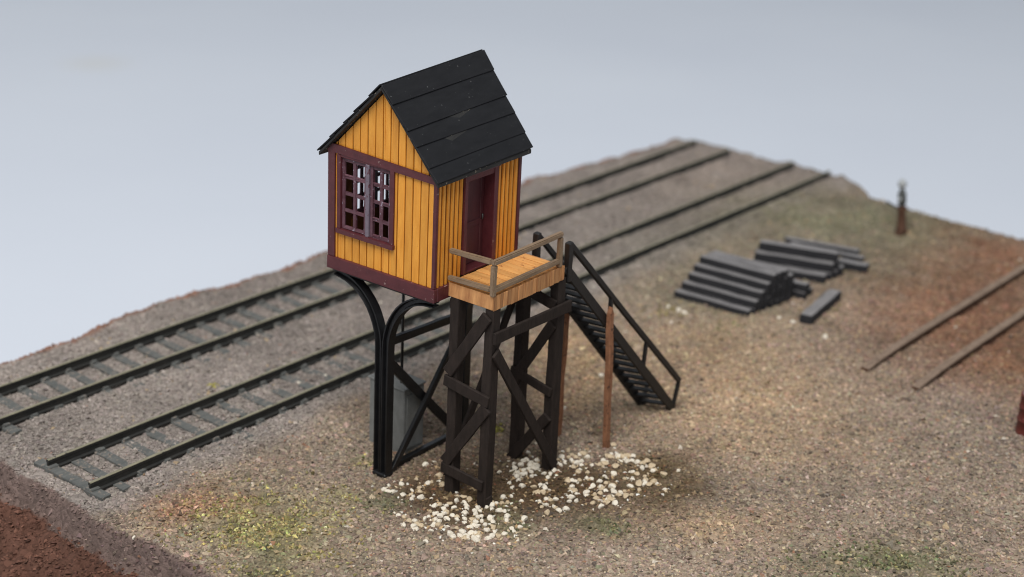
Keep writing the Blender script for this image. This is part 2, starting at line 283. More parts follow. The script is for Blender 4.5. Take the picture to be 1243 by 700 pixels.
# loose grit over the ground: many tiny faceted stones in one mesh
def stones(px, py, pz, size, col, flat=.6, seed=1):
    r = np.random.default_rng(seed); n = len(px)
    base = np.array([[1, 0, 0], [0, 1, 0], [-1, 0, 0], [0, -1, 0], [0, 0, 1], [0, 0, -1]], float)
    tri = np.array([[0, 1, 4], [1, 2, 4], [2, 3, 4], [3, 0, 4], [1, 0, 5], [2, 1, 5], [3, 2, 5], [0, 3, 5]])
    P = base[None] * (1 + r.uniform(-.35, .35, (n, 6, 1))) + r.uniform(-.22, .22, (n, 6, 3))
    P[:, :, 0] *= r.uniform(.8, 1.5, (n, 1)); P[:, :, 2] *= flat
    # random tilt and heading
    a = r.uniform(0, 2 * PI, n); t = r.normal(0, .45, n)
    ct, st = np.cos(t)[:, None], np.sin(t)[:, None]
    x, z = P[..., 0] * ct + P[..., 2] * st, -P[..., 0] * st + P[..., 2] * ct
    ca, sa = np.cos(a)[:, None], np.sin(a)[:, None]
    Q = np.stack([x * ca - P[..., 1] * sa, x * sa + P[..., 1] * ca, z], -1) * size[:, None, None] * .5
    Q += np.stack([px, py, pz], -1)[:, None, :]
    F = (tri[None] + (np.arange(n) * 6)[:, None, None]).reshape(-1, 3)
    return Q.reshape(-1, 3), F, np.repeat(col, 6, 0)
n = 420000
px = rng.uniform(-9, 27.5, n); py = rng.uniform(-13, 13.1, n)
depth = (px + 24.45) * .781 + (py + 21.64) * .624
keep = rng.random(n) < np.clip(1.25 - (depth - 30) / 26, .22, 1)
lat = (px + 24.45) * .624 - (py + 21.64) * .781
keep &= np.abs(lat) < depth * .36 + 1.5
dl, db, dn, dr = edge_drop(px, py); keep &= (np.maximum(dl, db) < .3)
keep &= ~((dn > .1) & (rng.random(n) < .55))
inr = (np.abs(py - 5.45) < .12) | (np.abs(py - 6.95) < .12) | (np.abs(py - 9.45) < .12) | (np.abs(py - 10.95) < .12)
keep &= ~inr
px, py = px[keep], py[keep]
sz = np.exp(rng.normal(math.log(.060), .38, len(px))).clip(.03, .17)
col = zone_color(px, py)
j = np.exp(rng.normal(0, .25, (len(px), 1))); tint = 1 + rng.normal(0, .05, (len(px), 3))
pick = rng.random(len(px))
ball_ = sst(3.8, 5.0, py)[:, None]; j = j ** (1 - .25 * ball_); tint = 1 + (tint - 1) * (1 - .7 * ball_)
col = np.clip(col * j * tint * 1.02, .01, .85)
onb = (edge_drop(px, py)[2] < -.15) & ((py < 4.4) | (rng.random(len(px)) < .2))
def accent(lo, hi, c, amt):
    m_ = (pick > lo) & (pick < hi) & onb; col[m_] = col[m_] * (1 - amt) + np.array(c) * amt
accent(.0, .035, (.52, .38, .22), .65); accent(.11, .122, (.38, .15, .08), .5); accent(.05, .11, (.07, .058, .05), .7); accent(.122, .127, (.7, .62, .52), .8)
ballast = (py > 4.6); col[ballast & (pick > .5)] *= 1.06
cx_, cy_ = rng.uniform(-9.5, -5.7, 2600), rng.uniform(-1, 9, 2600); cd = edge_drop(cx_, cy_)[2]; ok = cd > .28; cx_, cy_ = cx_[ok], cy_[ok]
cs = np.exp(rng.normal(math.log(.07), .4, len(cx_))).clip(.03, .15); cc_ = np.array((.13, .062, .043)) * np.exp(rng.normal(0, .3, (len(cx_), 1)))
px, py, sz, col = np.concatenate([px, cx_]), np.concatenate([py, cy_]), np.concatenate([sz, cs]), np.concatenate([col, cc_.clip(.02, .5)])
hx = np.array(HEAP_A + HEAP_B); q = rng.integers(0, len(hx), 520)
hpx, hpy = hx[q, 0] + rng.normal(0, .22, 520), hx[q, 1] + rng.normal(0, .22, 520)
hc = np.array([(.62, .50, .34), (.75, .68, .56), (.48, .33, .18), (.80, .76, .68)])[rng.integers(0, 4, 520)] * np.exp(rng.normal(0, .12, (520, 1)))
px, py, sz, col = np.concatenate([px, hpx]), np.concatenate([py, hpy]), np.concatenate([sz, rng.uniform(.05, .11, 520)]), np.concatenate([col, hc.clip(.05, .88)])
V, F, C = stones(px, py, height(px, py) + sz * .10, sz, col, .62, 3)
gr = link(bpy.data.objects.new('gravel', mesh_np('gravel', V, F, C, M['grit'], False)))
tag(gr, 'loose brown and grey grit strewn over the diorama base', 'gravel', kind='stuff')

# low tufts of coarse turf
tx, ty, tc_ = [], [], []
for nme, zx, zy, a, b, s in ZONES:
    if nme not in ('turf', 'turf2', 'rustg'): continue
    k = int(a * b * (560 if nme != 'rustg' else 260) * s)
    u, v = rng.normal(0, .55, k) * a, rng.normal(0, .55, k) * b
    x = zx + u * R_[0] + v * F_[0]; y = zy + u * R_[1] + v * F_[1]
    ok = fbm(x, y, .5, 71, 3) > .47; x, y = x[ok], y[ok]
    tx.append(x); ty.append(y)
    base = {'turf': (.33, .28, .12), 'turf2': (.165, .16, .085), 'rustg': (.34, .20, .13)}[nme]
    tc_.append(np.clip(np.array(base) * np.exp(rng.normal(0, .42, (len(x), 1))) * (1 + rng.normal(0, .08, (len(x), 3))), .02, .8))
for (zx, zy, k, r_, base) in [(3.59, 1.08, 80, .13, (.30, .27, .07)), (.40, 7.72, 40, .09, (.33, .29, .09)), (12.9, 2.3, 40, .3, (.3, .25, .09)), (13.2, .6, 40, .5, (.2, .2, .09)), (16.5, -.9, 60, .5, (.24, .2, .1))]:
    tx.append(zx + rng.normal(0, r_, k)); ty.append(zy + rng.normal(0, r_, k)); tc_.append(np.clip(np.array(base) * np.exp(rng.normal(0, .3, (k, 1))), .02, .8))
tx, ty, tc_ = np.concatenate(tx), np.concatenate(ty), np.concatenate(tc_)
ts = rng.uniform(.04, .09, len(tx))
V, F, C = stones(tx, ty, height(tx, ty) + ts * .3, ts, tc_, 1.0, 5)
tf = link(bpy.data.objects.new('turf', mesh_np('turf', V, F, C, M['grit'], False)))
tag(tf, 'patches of coarse yellow green turf on the grit', 'turf', kind='stuff')

# the pale sheet the diorama stands on, rising far behind as a sweep
m, nt, b = newmat('paper_sheet'); L = nt.links
tc = N(nt, 'ShaderNodeTexCoord')
n1 = N(nt, 'ShaderNodeTexNoise', i_Scale=.055, i_Detail=3.0); L.new(tc.outputs['Object'], n1.inputs['Vector'])
r1 = ramp(nt, n1.outputs[0], [(.35, (.655, .70, .785)), (.7, (.685, .73, .81))]); out = r1.outputs[0]
for (sx, sy, rad, cc) in [(78, 17, 3.2, (.62, .64, .66)), (46, 60, 4.5, (.66, .67, .67)), (25, 45, 2.6, (.66, .67, .67))]:
    dd = N(nt, 'ShaderNodeVectorMath', operation='DISTANCE'); L.new(tc.outputs['Object'], dd.inputs[0]); dd.inputs[1].default_value = (sx, sy, 0)
    mr = N(nt, 'ShaderNodeMapRange', interpolation_type='SMOOTHSTEP'); mr.inputs['From Min'].default_value = 0; mr.inputs['From Max'].default_value = rad; mr.inputs['To Min'].default_value = .55; mr.inputs['To Max'].default_value = 0
    L.new(dd.outputs['Value'], mr.inputs[0])
    mx = N(nt, 'ShaderNodeMix', data_type='RGBA'); L.new(mr.outputs[0], mx.inputs[0]); L.new(out, mx.inputs[6]); mx.inputs[7].default_value = (*cc, 1); out = mx.outputs[2]
L.new(out, b.inputs['Base Color']); b.inputs['Roughness'].default_value = .9; b.inputs['Specular IOR Level'].default_value = .1
sh = MB()
prof = [(-60, 0), (120, 0)] + [(120 + 60 * math.sin(t), 60 - 60 * math.cos(t)) for t in [k * PI / 2 / 14 for k in range(1, 15)]] + [(180, 90)]
rows = []
for s_, z_ in prof:
    cx_, cy_ = s_ * F_[0], s_ * F_[1]
    rows.append([sh.bm.verts.new((cx_ + w_ * R_[0], cy_ + w_ * R_[1], z_)) for w_ in (-160, 160)])
for a_, b_ in zip(rows, rows[1:]):
    f = sh.bm.faces.new((a_[0], a_[1], b_[1], b_[0])); f.smooth = True
so = sh.build('backdrop', m); so.location.z = -3.0
tag(so, 'plain pale blue grey sheet under and behind the diorama', 'backdrop', kind='structure')

# ------------------------------------------------------------------ tracks
def rail_mesh(x0, x1, y, z0, h, mats, parent, seed, head=.085, foot=.17, dip=0.0):
    """I-section rail with a slight hand-laid wander"""
    pr = [(-foot / 2, 0), (foot / 2, 0), (foot / 2, .03), (.025, .055), (.022, h - .085), (head / 2, h - .065), (head / 2, h - .01), (head / 2 - .012, h), (-head / 2 + .012, h), (-head / 2, h - .01), (-head / 2, h - .065), (-.022, h - .085), (-.025, .055), (-foot / 2, .03)]
    mb = MB(); rings = []; k = int((x1 - x0) / .6)
    for i in range(k + 1):
        x = x0 + (x1 - x0) * i / k
        wy = .035 * (float(vnoise(x, seed * 7., 5., seed)) - .5); wz = .02 * (float(vnoise(x, seed * 3. + 1, 3., seed)) - .5)
        wz -= dip * math.exp(-(x - x0) / 1.3)
        rings.append([mb.bm.verts.new((x, y + wy + a, z0 + wz + b)) for a, b in pr])
    n_ = len(pr)
    for a, b in zip(rings, rings[1:]):
        for i in range(n_):
            f = mb.bm.faces.new((a[i], b[i], b[(i + 1) % n_], a[(i + 1) % n_])); f.material_index = 1 if i in (5, 6, 7, 8, 9) and (i != 5 and i != 9 or head > .1) else 0
    mb.bm.faces.new(rings[0]); mb.bm.faces.new(rings[-1][::-1])
    return mb.build('rail', mats, parent)
def tie_mesh(x, yc, parent, ln=2.55, top=.065, w=.26, big=False):
    mb = MB(.008)
    dx = random.uniform(-.03, .03)
    mb.beam((x, yc - ln / 2, top - .11), (x + dx, yc + ln / 2, top - .11), w, .22, seg=6, wob=.007)
    for s_ in (-.75, .75):                                            # tie plates and spikes
        mb.box(x - .10, x + .10, yc + s_ - .17, yc + s_ + .17, top - .012, top + .035)
        for q in (-.13, .13):
            mb.box(x - .075 + random.uniform(-.02, .02), x + .075, yc + s_ + q - .035, yc + s_ + q + .035, top + .03, top + .085)
    return mb.build('tie', M['tie'], parent, bevel=.012)
def track(x0, x1, ye, yi, label, seed, first_tie):
    yc = (ye + yi) / 2
    t = empty('railway_track', ((x0 + x1) / 2, yc, 0)); off = (-(x0 + x1) / 2, -yc, 0)
    tag(t, label, 'railway track', 'dark railway tracks on the ballast')
    for y in (ye, yi):
        r_ = rail_mesh(x0, x1, y, .055, .25, [M['railm'], M['railhead']], t, seed + int(y)); r_.data.transform(Matrix.Translation(off))
    x = first_tie; k = 0
    while x < 13.5:
        o = tie_mesh(x + random.uniform(-.04, .04), yc + random.uniform(-.05, .05), t, top=.068 + random.uniform(-.012, .012) - .004 * max(0, x - 6)); o.data.transform(Matrix.Translation(off)); x += .72
    return t, off, yc
t1, off1, yc1 = track(-5.1, 27.65, 5.448, 6.948, 'dark railway track nearer the tower, its end resting on a sleeper', 2, -3.72)
mb = MB(.008); mb.beam((-5.0, yc1 - 1.22, -.02), (-5.02, yc1 + 1.22, -.02), .27, .26, seg=6, wob=.01)
for s_ in (-.75, .75): mb.box(-5.14, -4.88, yc1 + s_ - .12, yc1 + s_ + .12, .05, .15)
o = mb.build('tie', M['tie'], t1, bevel=.015); o.data.transform(Matrix.Translation(off1))
mb = MB(.008); mb.beam((-4.42, yc1 - 1.2, -.03), (-4.40, yc1 + 1.2, -.03), .24, .20, seg=5, wob=.01)
o = mb.build('tie', M['tie'], t1, bevel=.012); o.data.transform(Matrix.Translation(off1))
track(-5.5, 27.2, 9.454, 10.954, 'dark railway track farther from the tower, along the back edge of the base', 5, -5.2)
t3 = empty('railway_track', (17, -4.6, 0)); tag(t3, 'rusty half buried track at right without visible sleepers', 'railway track')
for y, xs in ((-3.80, 13.25), (-5.36, 13.1)):
    r_ = rail_mesh(xs, 24.5, y, -.05, .32, [M['rust_dark'], M['rustrail']], t3, int(-y * 5), .22, .28, .15); r_.data.transform(Matrix.Translation((-17, 4.6, 0)))

# ------------------------------------------------------------------ the tower (local axes: a along the door wall, b across, z up)
YW = .039; OA, OB = 1.6, .5
cb, sb = math.cos(YW), math.sin(YW)
T = empty('crossing_tower', (OA * cb - OB * sb, OA * sb + OB * cb, 0), YW)
tag(T, 'yellow and maroon crossing watchman tower with black roof, standing on black stilts', 'watch tower')
OFF = (-OA, -OB, 0)
def B(mb, name, mats, parent=T, bevel=.008, segs=1): return mb.build(name, mats, parent, bevel, OFF, segs)
L_, W_ = 2.88, 3.0
Z0 = 4.76
RID_F, RID_B = (1.44, 9.26), (1.34, 9.46)
def roof_z(a, b):
    k = a / L_; rb = RID_F[0] + (RID_B[0] - RID_F[0]) * k; rz = RID_F[1] + (RID_B[1] - RID_F[1]) * k
    if b < rb: return 7.5 + (b + .15) / (rb + .15) * (rz - 7.5)
    return 7.47 + (3.2 - b) / (3.2 - rb) * (rz - 7.47)
def siding(P, u0, u1, pitch, ztop, zbot, openings, nrm, ridge=None, gap=.030, th=.05):
    """planks with real gaps over a darker backing; P(u, z) -> point on the outer face, nrm points outwards"""
    mb = MB(.0035); nv = Vector(nrm)
    n_ = max(1, round((u1 - u0) / pitch)); pw = (u1 - u0) / n_
    def cell(a, b, back):
        ivs = [(zbot, None)]
        for (o0, o1, q0, q1) in openings:
            if a < o1 - 1e-4 and b > o0 + 1e-4: ivs = [(zbot, q0), (q1, None)]
        for z0, z1 in ivs:
            xs = [a, b]
            if ridge is not None and a < ridge < b: xs = [a, ridge, b]
            top = [(x, ztop(x) if z1 is None else z1) for x in xs]
            if min(t_[1] for t_ in top) <= z0 + .01: continue
            poly = [(a, z0), (b, z0)] + top[::-1]
            if back: mb.prism([Vector(P(*q)) - nv * (th - .012) for q in poly], -nv * .05, 1)
            else: mb.prism([Vector(P(*q)) + nv * random.uniform(-.004, .004) for q in poly], -nv * th, 0)
    cuts = [u0 + k * pw for k in range(n_ + 1)]
    es = sorted(set(cuts + [e for o in openings for e in o[:2]] + ([ridge] if ridge else [])))
    for a, b in zip(es, es[1:]):
        if b - a < .004: continue
        ga = gap / 2 if any(abs(a - c) < 1e-6 for c in cuts) else 0; gb = gap / 2 if any(abs(b - c) < 1e-6 for c in cuts) else 0
        if b - a > ga + gb + .01: cell(a + ga, b - gb, False)
    es2 = sorted(set([u0, u1] + [e for o in openings for e in o[:2]] + ([ridge] if ridge else [])))
    for a, b in zip(es2, es2[1:]): cell(a, b, True)
    return mb
WIN = (1.22, 2.70, 5.72, 7.42)
mb = siding(lambda u, z: (0, u, z), 0.0, W_, .222, lambda b: roof_z(0, b) - .17, Z0 + .2, [WIN], (-1, 0, 0), RID_F[0])
B(mb, 'gable_wall', [M['yellow'], M['groove']])
WB = (.5, 2.5, 5.8, 7.3)
mb = siding(lambda u, z: (L_, u, z), 0.0, W_, .222, lambda b: roof_z(L_, b) - .17, Z0 + .2, [WB], (1, 0, 0), RID_B[0])
B(mb, 'gable_wall', [M['yellow'], M['groove']])
DOOR = (.94, 2.02, Z0 + .1, 7.32)
mb = siding(lambda u, z: (u, 0, z), 0.055, L_ - .055, .148, lambda a: roof_z(a, 0) - .12, Z0 + .2, [DOOR], (0, -1, 0), gap=.058, th=.05)
B(mb, 'side_wall', [M['yellow'], M['rib_gap']], bevel=.016, segs=2)
WS = (.6, 2.3, 5.8, 7.3)
mb = siding(lambda u, z: (u, W_, z), 0.055, L_ - .055, .148, lambda a: roof_z(a, W_) - .12, Z0 + .2, [WS], (0, 1, 0), gap=.036, th=.055)
B(mb, 'side_wall', [M['yellow'], M['groove']])
B(MB().box(.08, L_ - .08, .08, W_ - .08, Z0 + .02, Z0 + .18), 'floor', M['groove'])
# maroon trim
mb = MB(.004); mb.box(-.045, .06, W_ - .16, W_ + .045, Z0 + .28, 7.62); B(mb, 'corner_board', M['maroon'])
mb = MB(.003); mb.box(-.028, .05, -.03, .055, Z0 + .28, 7.52); B(mb, 'corner_board', M['maroon'])
mb = MB(.003); mb.box(L_ - .05, L_ + .03, -.03, .05, Z0 + .28, 7.58); B(mb, 'corner_board', M['maroon'])
mb = MB(.003); mb.box(L_ - .06, L_ + .04, W_ - .1, W_ + .04, Z0 + .28, 7.6); B(mb, 'corner_board', M['maroon'])
mb = MB(.006)
mb.prism([(-.05, -.028, 7.37), (-.05, W_ + .05, 7.46), (-.05, W_ + .05, 7.66), (-.05, -.028, 7.53)], (.045, 0, 0)); B(mb, 'frieze_board', M['maroon'])
mb = MB(.006); mb.box(-.06, .06, -.055, W_ + .06, Z0 - .03, Z0 + .275); B(mb, 'skirt_board', M['maroon'], bevel=.015)
mb = MB(.004); mb.box(L_ - .06, L_ + .055, -.055, W_ + .06, Z0 - .03, Z0 + .265); B(mb, 'skirt_board', M['maroon'])
mb = MB(.004); mb.box(.062, L_ - .062, -.055, .05, Z0 - .03, Z0 + .27); B(mb, 'skirt_board', M['maroon'])
mb = MB(.004); mb.box(.062, L_ - .062, W_ - .05, W_ + .055, Z0 - .03, Z0 + .27); B(mb, 'skirt_board', M['maroon'])
B(MB().box(.062, L_ - .062, .052, W_ - .052, Z0 - .025, Z0 + .0), 'underfloor', M['door'])
# windows: casing, centre mullion, two sashes of 2 x 4 lights
def window(P, W, out, cols=2):
    """P(d, u, z): d metres outwards of the wall face"""
    u0, u1, z0, z1 = W; uc = u0 + (u1 - u0) * .455
    def bx(mb, d0, d1, a0, a1, q0, q1):
        pts = [P(d0, a0, q0), P(d0, a1, q0), P(d1, a1, q0), P(d1, a0, q0), P(d0, a0, q1), P(d0, a1, q1), P(d1, a1, q1), P(d1, a0, q1)]
        mb.hexa(pts)
    f = MB(.005)
    bx(f, -.09, .05, u0 - .085, u0 + .03, z0 - .06, z1 + .02); bx(f, -.09, .05, u1 - .03, u1 + .075, z0 - .03, z1 + .02)
    bx(f, -.085, .035, u0 + .03, u1 - .03, z1 - .035, z1 + .03); bx(f, -.09, .08, u0 - .10, u1 + .085, z0 - .085, z0 + .025)
    fr = B(f, 'window', M['maroon'])
    mm = MB(.005); bx(mm, -.10, .045, uc - .055, uc + .055, z0 + .02, z1 - .03); B(mm, 'mullion', M['mullion'], fr)
    for a0, a1 in ((u0 + .03, uc - .055), (uc + .055, u1 - .03)):
        s_ = MB(.012)
        bx(s_, -.07, -.01, a0, a0 + .075, z0 + .02, z1 - .035); bx(s_, -.07, -.01, a1 - .075, a1, z0 + .02, z1 - .035)
        bx(s_, -.068, -.012, a0 + .05, a1 - .05, z0 + .02, z0 + .10); bx(s_, -.068, -.012, a0 + .05, a1 - .05, z1 - .12, z1 - .035)
        am = (a0 + a1) / 2
        bx(s_, -.062, -.016, am - .042, am + .042, z0 + .09, z1 - .11)
        for k in range(1, 4):
            zz = z0 + .06 + (z1 - z0 - .12) * k / 4 + random.uniform(-.015, .015)
            bx(s_, -.058, -.02, a0 + .05, a1 - .05, zz - .04, zz + .04)
        B(s_, 'sash', M['muntin'], fr, bevel=.01)
window(lambda d, u, z: (-d, u, z), WIN, -1)
window(lambda d, u, z: (L_ + d, u, z), WB, 1)
window(lambda d, u, z: (u, W_ + d, z), WS, 1)
# door standing ajar in its deep frame
d0, d1, dz0, dz1 = DOOR; dz0 = 5.10
f = MB(.005)
f.box(d0 - .03, d0 + .07, -.05, .30, dz0, dz1 + .02); f.box(d1 - .09, d1 + .04, -.05, .30, dz0, dz1 + .02)
f.box(d0 - .06, d1 + .07, -.075, .13, dz1 + .02, dz1 + .10, 1); f.box(d0 + .07, d1 - .09, -.03, .30, dz1 - .12, dz1 + .018); f.box(d0 + .07, d1 - .09, -.04, .30, dz0, dz0 + .05)
dr = B(f, 'door', [M['maroon'], M['muntin']])
lf = MB(.004)
lw = .905; A0 = Vector((d0 + .08, .24, 0)); dirv = Vector((math.cos(.02), math.sin(.02), 0)); nn = Vector((dirv.y, -dirv.x, 0))
def leafbox(s0, s1, z0, z1, t0, t1):
    p = [A0 + dirv * s_ + nn * t_ for s_, t_ in ((s0, t0), (s1, t0), (s1, t1), (s0, t1))]
    lf.hexa([(q.x, q.y, z0) for q in p] + [(q.x, q.y, z1) for q in p])
leafbox(0, lw, dz0 + .06, dz1 - .13, -.05, 0)
for s0, s1, z0, z1 in ((0, .10, dz0 + .06, dz1 - .13), (lw - .1, lw, dz0 + .06, dz1 - .13), (.1, lw - .1, dz0 + .06, dz0 + .24), (.1, lw - .1, dz1 - .27, dz1 - .13), (.1, lw - .1, dz0 + .9, dz0 + 1.03), (.31, .39, dz0 + .24, dz0 + .9)):
    leafbox(s0, s1, z0, z1, .001, .022)
leaf = B(lf, 'door_leaf', M['door'], dr)
hb = MB(); hp = A0 + dirv * (lw - .06) + nn * .05; hb.tube([(hp.x, hp.y, dz0 + 1.0), (hp.x, hp.y, dz0 + 1.12)], .018, 8); B(hb, 'door_handle', M['lantern'], dr, 0)
# roof: deck panels, then five overlapping strips on each slope
AF, AB = -.19, 3.09
EA = {AF: ((-.16, 7.47), (3.21, 7.43)), AB: ((-.16, 7.52), (3.17, 7.5))}
RG = {AF: (1.43, 9.235), AB: (1.31, 9.46)}
def on_slope(a, side, t):
    (eb, ez), (rb, rz) = EA[a][side], RG[a]
    return Vector((a, eb + (rb - eb) * t, ez + (rz - ez) * t))
rf = MB(.004)
for side in (0, 1):
    e0, e1, r1, r0 = on_slope(AF, side, 0), on_slope(AB, side, 0), on_slope(AB, side, 1), on_slope(AF, side, 1)
    dn = Vector((0, 0, -.10)); ins = Vector((.03, 0, 0)); up_ = Vector((0, 0, -.012))
    P4 = [e0 + ins, e1 - ins, r1 - ins, r0 + ins]
    rf.hexa([p + dn for p in P4] + [p + up_ for p in P4])
roof = B(rf, 'roof', M['rake'], bevel=.008)
TS = [0, .155, .37, .535, .80, 1.0]
TS2 = [0, .21, .42, .60, .82, 1.0]
for side in (0, 1):
    sg = -1 if side == 0 else 1; ts = TS if side == 0 else TS2
    for k in range(5):
        s_ = MB(.003)
        ja, jb = random.uniform(-.015, .015), random.uniform(-.015, .015)
        t0, t1 = ts[k], min(1.0, ts[k + 1] + .06)
        nrm = Vector((0, sg * .755, .656))
        lo, hi, th = .044 + .003 * k, .010, .032
        a0 = on_slope(AF, side, t0 + ja * .6) + Vector((ja, 0, 0)); a1 = on_slope(AB, side, t0 + jb * .6) + Vector((jb, 0, 0))
        b0 = on_slope(AF, side, t1) + Vector((ja, 0, 0)); b1 = on_slope(AB, side, t1) + Vector((jb, 0, 0))
        if k == 4: hi = .05
        s_.hexa([a0 + nrm * (lo - th), a1 + nrm * (lo - th), b1 + nrm * (hi - th), b0 + nrm * (hi - th), a0 + nrm * lo, a1 + nrm * lo, b1 + nrm * hi, b0 + nrm * hi])
        B(s_, 'roofing_strip', M['roof'], roof, bevel=.008)
# platform
PA0, PA1, PB0 = .42, 2.97, -1.30
pl = MB(.004)
nb_ = 11
for k in range(nb_):
    a0 = PA0 + .03 + (PA1 - PA0 - .06) * k / nb_; a1 = PA0 + .03 + (PA1 - PA0 - .06) * (k + 1) / nb_
    dz = random.uniform(-.008, .006)
    pl.box(a0 + .011, a1 - .011, PB0 + .035, -.058, 5.02, 5.10 + dz)
plat = B(pl, 'platform', M['deck'], bevel=.008)
fb = MB(.006); fb.box(PA0 + .01, PA1 - .01, PB0 + .02, PB0 + .03, 4.77, 5.09); xx = PA0
while xx < PA1 - .01:
    x2 = min(PA1, xx + random.uniform(.07, .16)); fb.box(xx + .003, x2 - .005, PB0 - random.uniform(-.006, .012), PB0 + .019, 4.76 + random.uniform(-.012, .012), 5.10 + random.uniform(-.006, .012)); xx = x2
B(fb, 'fascia', M['fascia'], plat, bevel=.01)
fb = MB(.006); fb.box(PA0, PA0 + .03, PB0 + .032, -.06, 4.78, 5.10); B(fb, 'fascia', M['fascia'], plat, bevel=.01)
fb = MB(.004); fb.box(PA1 - .03, PA1, PB0 + .032, -.06, 4.78, 5.10); B(fb, 'fascia', M['fascia'], plat, bevel=.01)
fb = MB(.004); fb.box(PA0 + .032, PA1 - .032, -.14, -.06, 4.79, 5.015); fb.box(PA0 + .032, PA1 - .032, -.72, -.62, 4.82, 5.015); B(fb, 'joist', M['trestle'], plat)
hr = MB(.004)
RA0, RA1 = PA0 + .005, 2.80
for z_, (x0_, x1_) in ((5.86, (RA0, RA1)), (5.24, (RA0, RA1 + .02))):
    hr.beam((x0_ - .05, PB0 + .04, z_), (x1_ + .05, PB0 + .04, z_ + .01), .12, .12, seg=4, wob=.004)
for x_ in (RA0, RA1): hr.beam((x_, PB0 + .04, 5.10), (x_, PB0 + .04, 5.80), .115, .125, (1, 0, 0), seg=2, wob=.003)
hr.beam((RA0, PB0 + .10, 5.86), (RA0, -.08, 5.83), .11, .11, seg=3, wob=.004); hr.beam((RA0, PB0 + .10, 5.24), (RA0, -.06, 5.21), .11, .11, seg=3, wob=.004)
B(hr, 'platform_railing', M['rail_tan'], bevel=.022, segs=2)
# timber trestle under the platform: four legs and their braces
LEG = {}
for a_, wl in ((.57, .27), (2.95, .29)):
    for b_, bb in ((-.24, -.24), (-1.17, -1.19)):
        mb = MB(.005); mb.beam((a_, b_, 4.78), (a_ + (0 if a_ < 1 else .03) - .03, bb, -.10), wl, .24, (0, 1, 0), seg=5, wob=.008)
        if b_ < -1: mb.box(a_ - .14, a_ + .10, bb - .13, bb + .12, -.1, .28)
        B(mb, 'trestle_leg', M['trestle'], bevel=.018)
def brace(p, q, w=.25, t=.075, up=(1, 0, 0), nm='trestle_brace', mat='trestle'):
    mb = MB(.004); mb.beam(p, q, t, w, up, seg=4, wob=.006) if False else mb.beam(p, q, w, t, up, seg=4, wob=.006)
    return B(mb, nm, M[mat], bevel=.014)
brace((.39, -1.17, 4.62), (.39, -.14, 3.0), .27); brace((.384, -.06, 2.82), (.384, -1.30, 2.64), .27)
brace((.39, -1.24, 2.50), (.39, -.14, .80), .27); brace((.384, -.06, .66), (.384, -1.24, .58), .25)
brace((2.76, -1.20, 3.72), (2.76, -.16, 1.95), .24); brace((2.754, -.12, 2.28), (2.754, -1.28, 2.04), .22)
brace((2.76, -1.22, 1.42), (2.76, -.2, -.02), .24); brace((2.754, -.12, 4.44), (2.754, -1.26, 4.18), .26)
brace((.42, -1.345, 4.14), (3.22, -1.345, 4.08), .27, .075, (0, 1, 0)); brace((.50, -1.345, 3.80), (2.98, -1.345, .10), .24, .075, (0, 1, 0))
brace((.5, -.08, 4.58), (2.98, -.08, 4.52), .24, .075, (0, 1, 0)); brace((2.96, -.08, 4.3), (.55, -.08, .35), .22, .075, (0, 1, 0))
# black steel bents carrying the cabin
for a_ in (.14, 2.92):
    for sg, b0 in ((1, 1.575), (-1, 1.375)):
        c = MB(.003)
        R1 = 1.30; zc = 3.18
        pts = [(a_, b0, -.10), (a_, b0, 1.5), (a_, b0, zc)]
        if sg > 0: arc = [(a_, b0 + R1 * (1 - math.cos(t)), zc + 1.46 * math.sin(t)) for t in [k * PI / 2 / 12 for k in range(1, 12)]] + [(a_, 2.9, 4.66)]
        else: arc = [(a_, b0 - 1.22 * (1 - math.cos(t)), zc + 1.47 * math.sin(t)) for t in [k * PI / 2 / 12 for k in range(1, 12)]] + [(a_, .06, 4.66)]
        # channel section: web and two flanges swept along the path
        path = [Vector(p) for p in pts + arc]
        sec = [(-.11, -.08), (.11, -.08), (.11, -.055), (.03, -.03), (.03, .03), (.11, .055), (.11, .08), (-.11, .08), (-.11, .055), (-.03, .03), (-.03, -.03), (-.11, -.055)]
        rings = []
        for i, p in enumerate(path):
            d = (path[min(i + 1, len(path) - 1)] - path[max(i - 1, 0)]).normalized(); sd = Vector((1, 0, 0)); u = sd.cross(d).normalized()
            rings.append([c.bm.verts.new(p + sd * (x_ + .0) + u * y_ * 1.15) for x_, y_ in sec])
        for r0_, r1_ in zip(rings, rings[1:]):
            for i in range(12): c.bm.faces.new((r0_[i], r0_[(i + 1) % 12], r1_[(i + 1) % 12], r1_[i]))
        c.bm.faces.new(rings[0][::-1]); c.bm.faces.new(rings[-1])
        B(c, 'steel_column', M['steel'], bevel=0)
    mb = MB(.01); mb.box(a_ - .15, a_ + .15, 1.27, 1.68, -.12, .10); B(mb, 'column_foot', M['steel'], bevel=.03)
    mb = MB(.003); mb.box(a_ - .1, a_ + .1, .02, 2.96, 4.655, 4.732); B(mb, 'bearer', M['steel'])
def steel(p, q, w=.19, t=.10): return brace(p, q, w, t, (0, 1, 0), 'cross_brace', 'steel')
steel((.22, 1.48, 2.86), (2.95, 1.48, -.02), .22); steel((2.82, 1.36, 3.0), (.30, 1.36, .02), .17)
brace((.22, 1.48, 3.28), (2.86, 1.48, 3.14), .19, .12, (0, 1, 0), 'steel_beam', 'steel'); brace((.26, 1.48, .07), (2.86, 1.48, .05), .17, .14, (0, 1, 0), 'steel_beam', 'steel')
rb = MB(); rb.tube([(1.42, 2.05, 1.66), (1.42, 2.05, 4.74)], .035, 8); B(rb, 'control_rod', M['steel'], bevel=0)
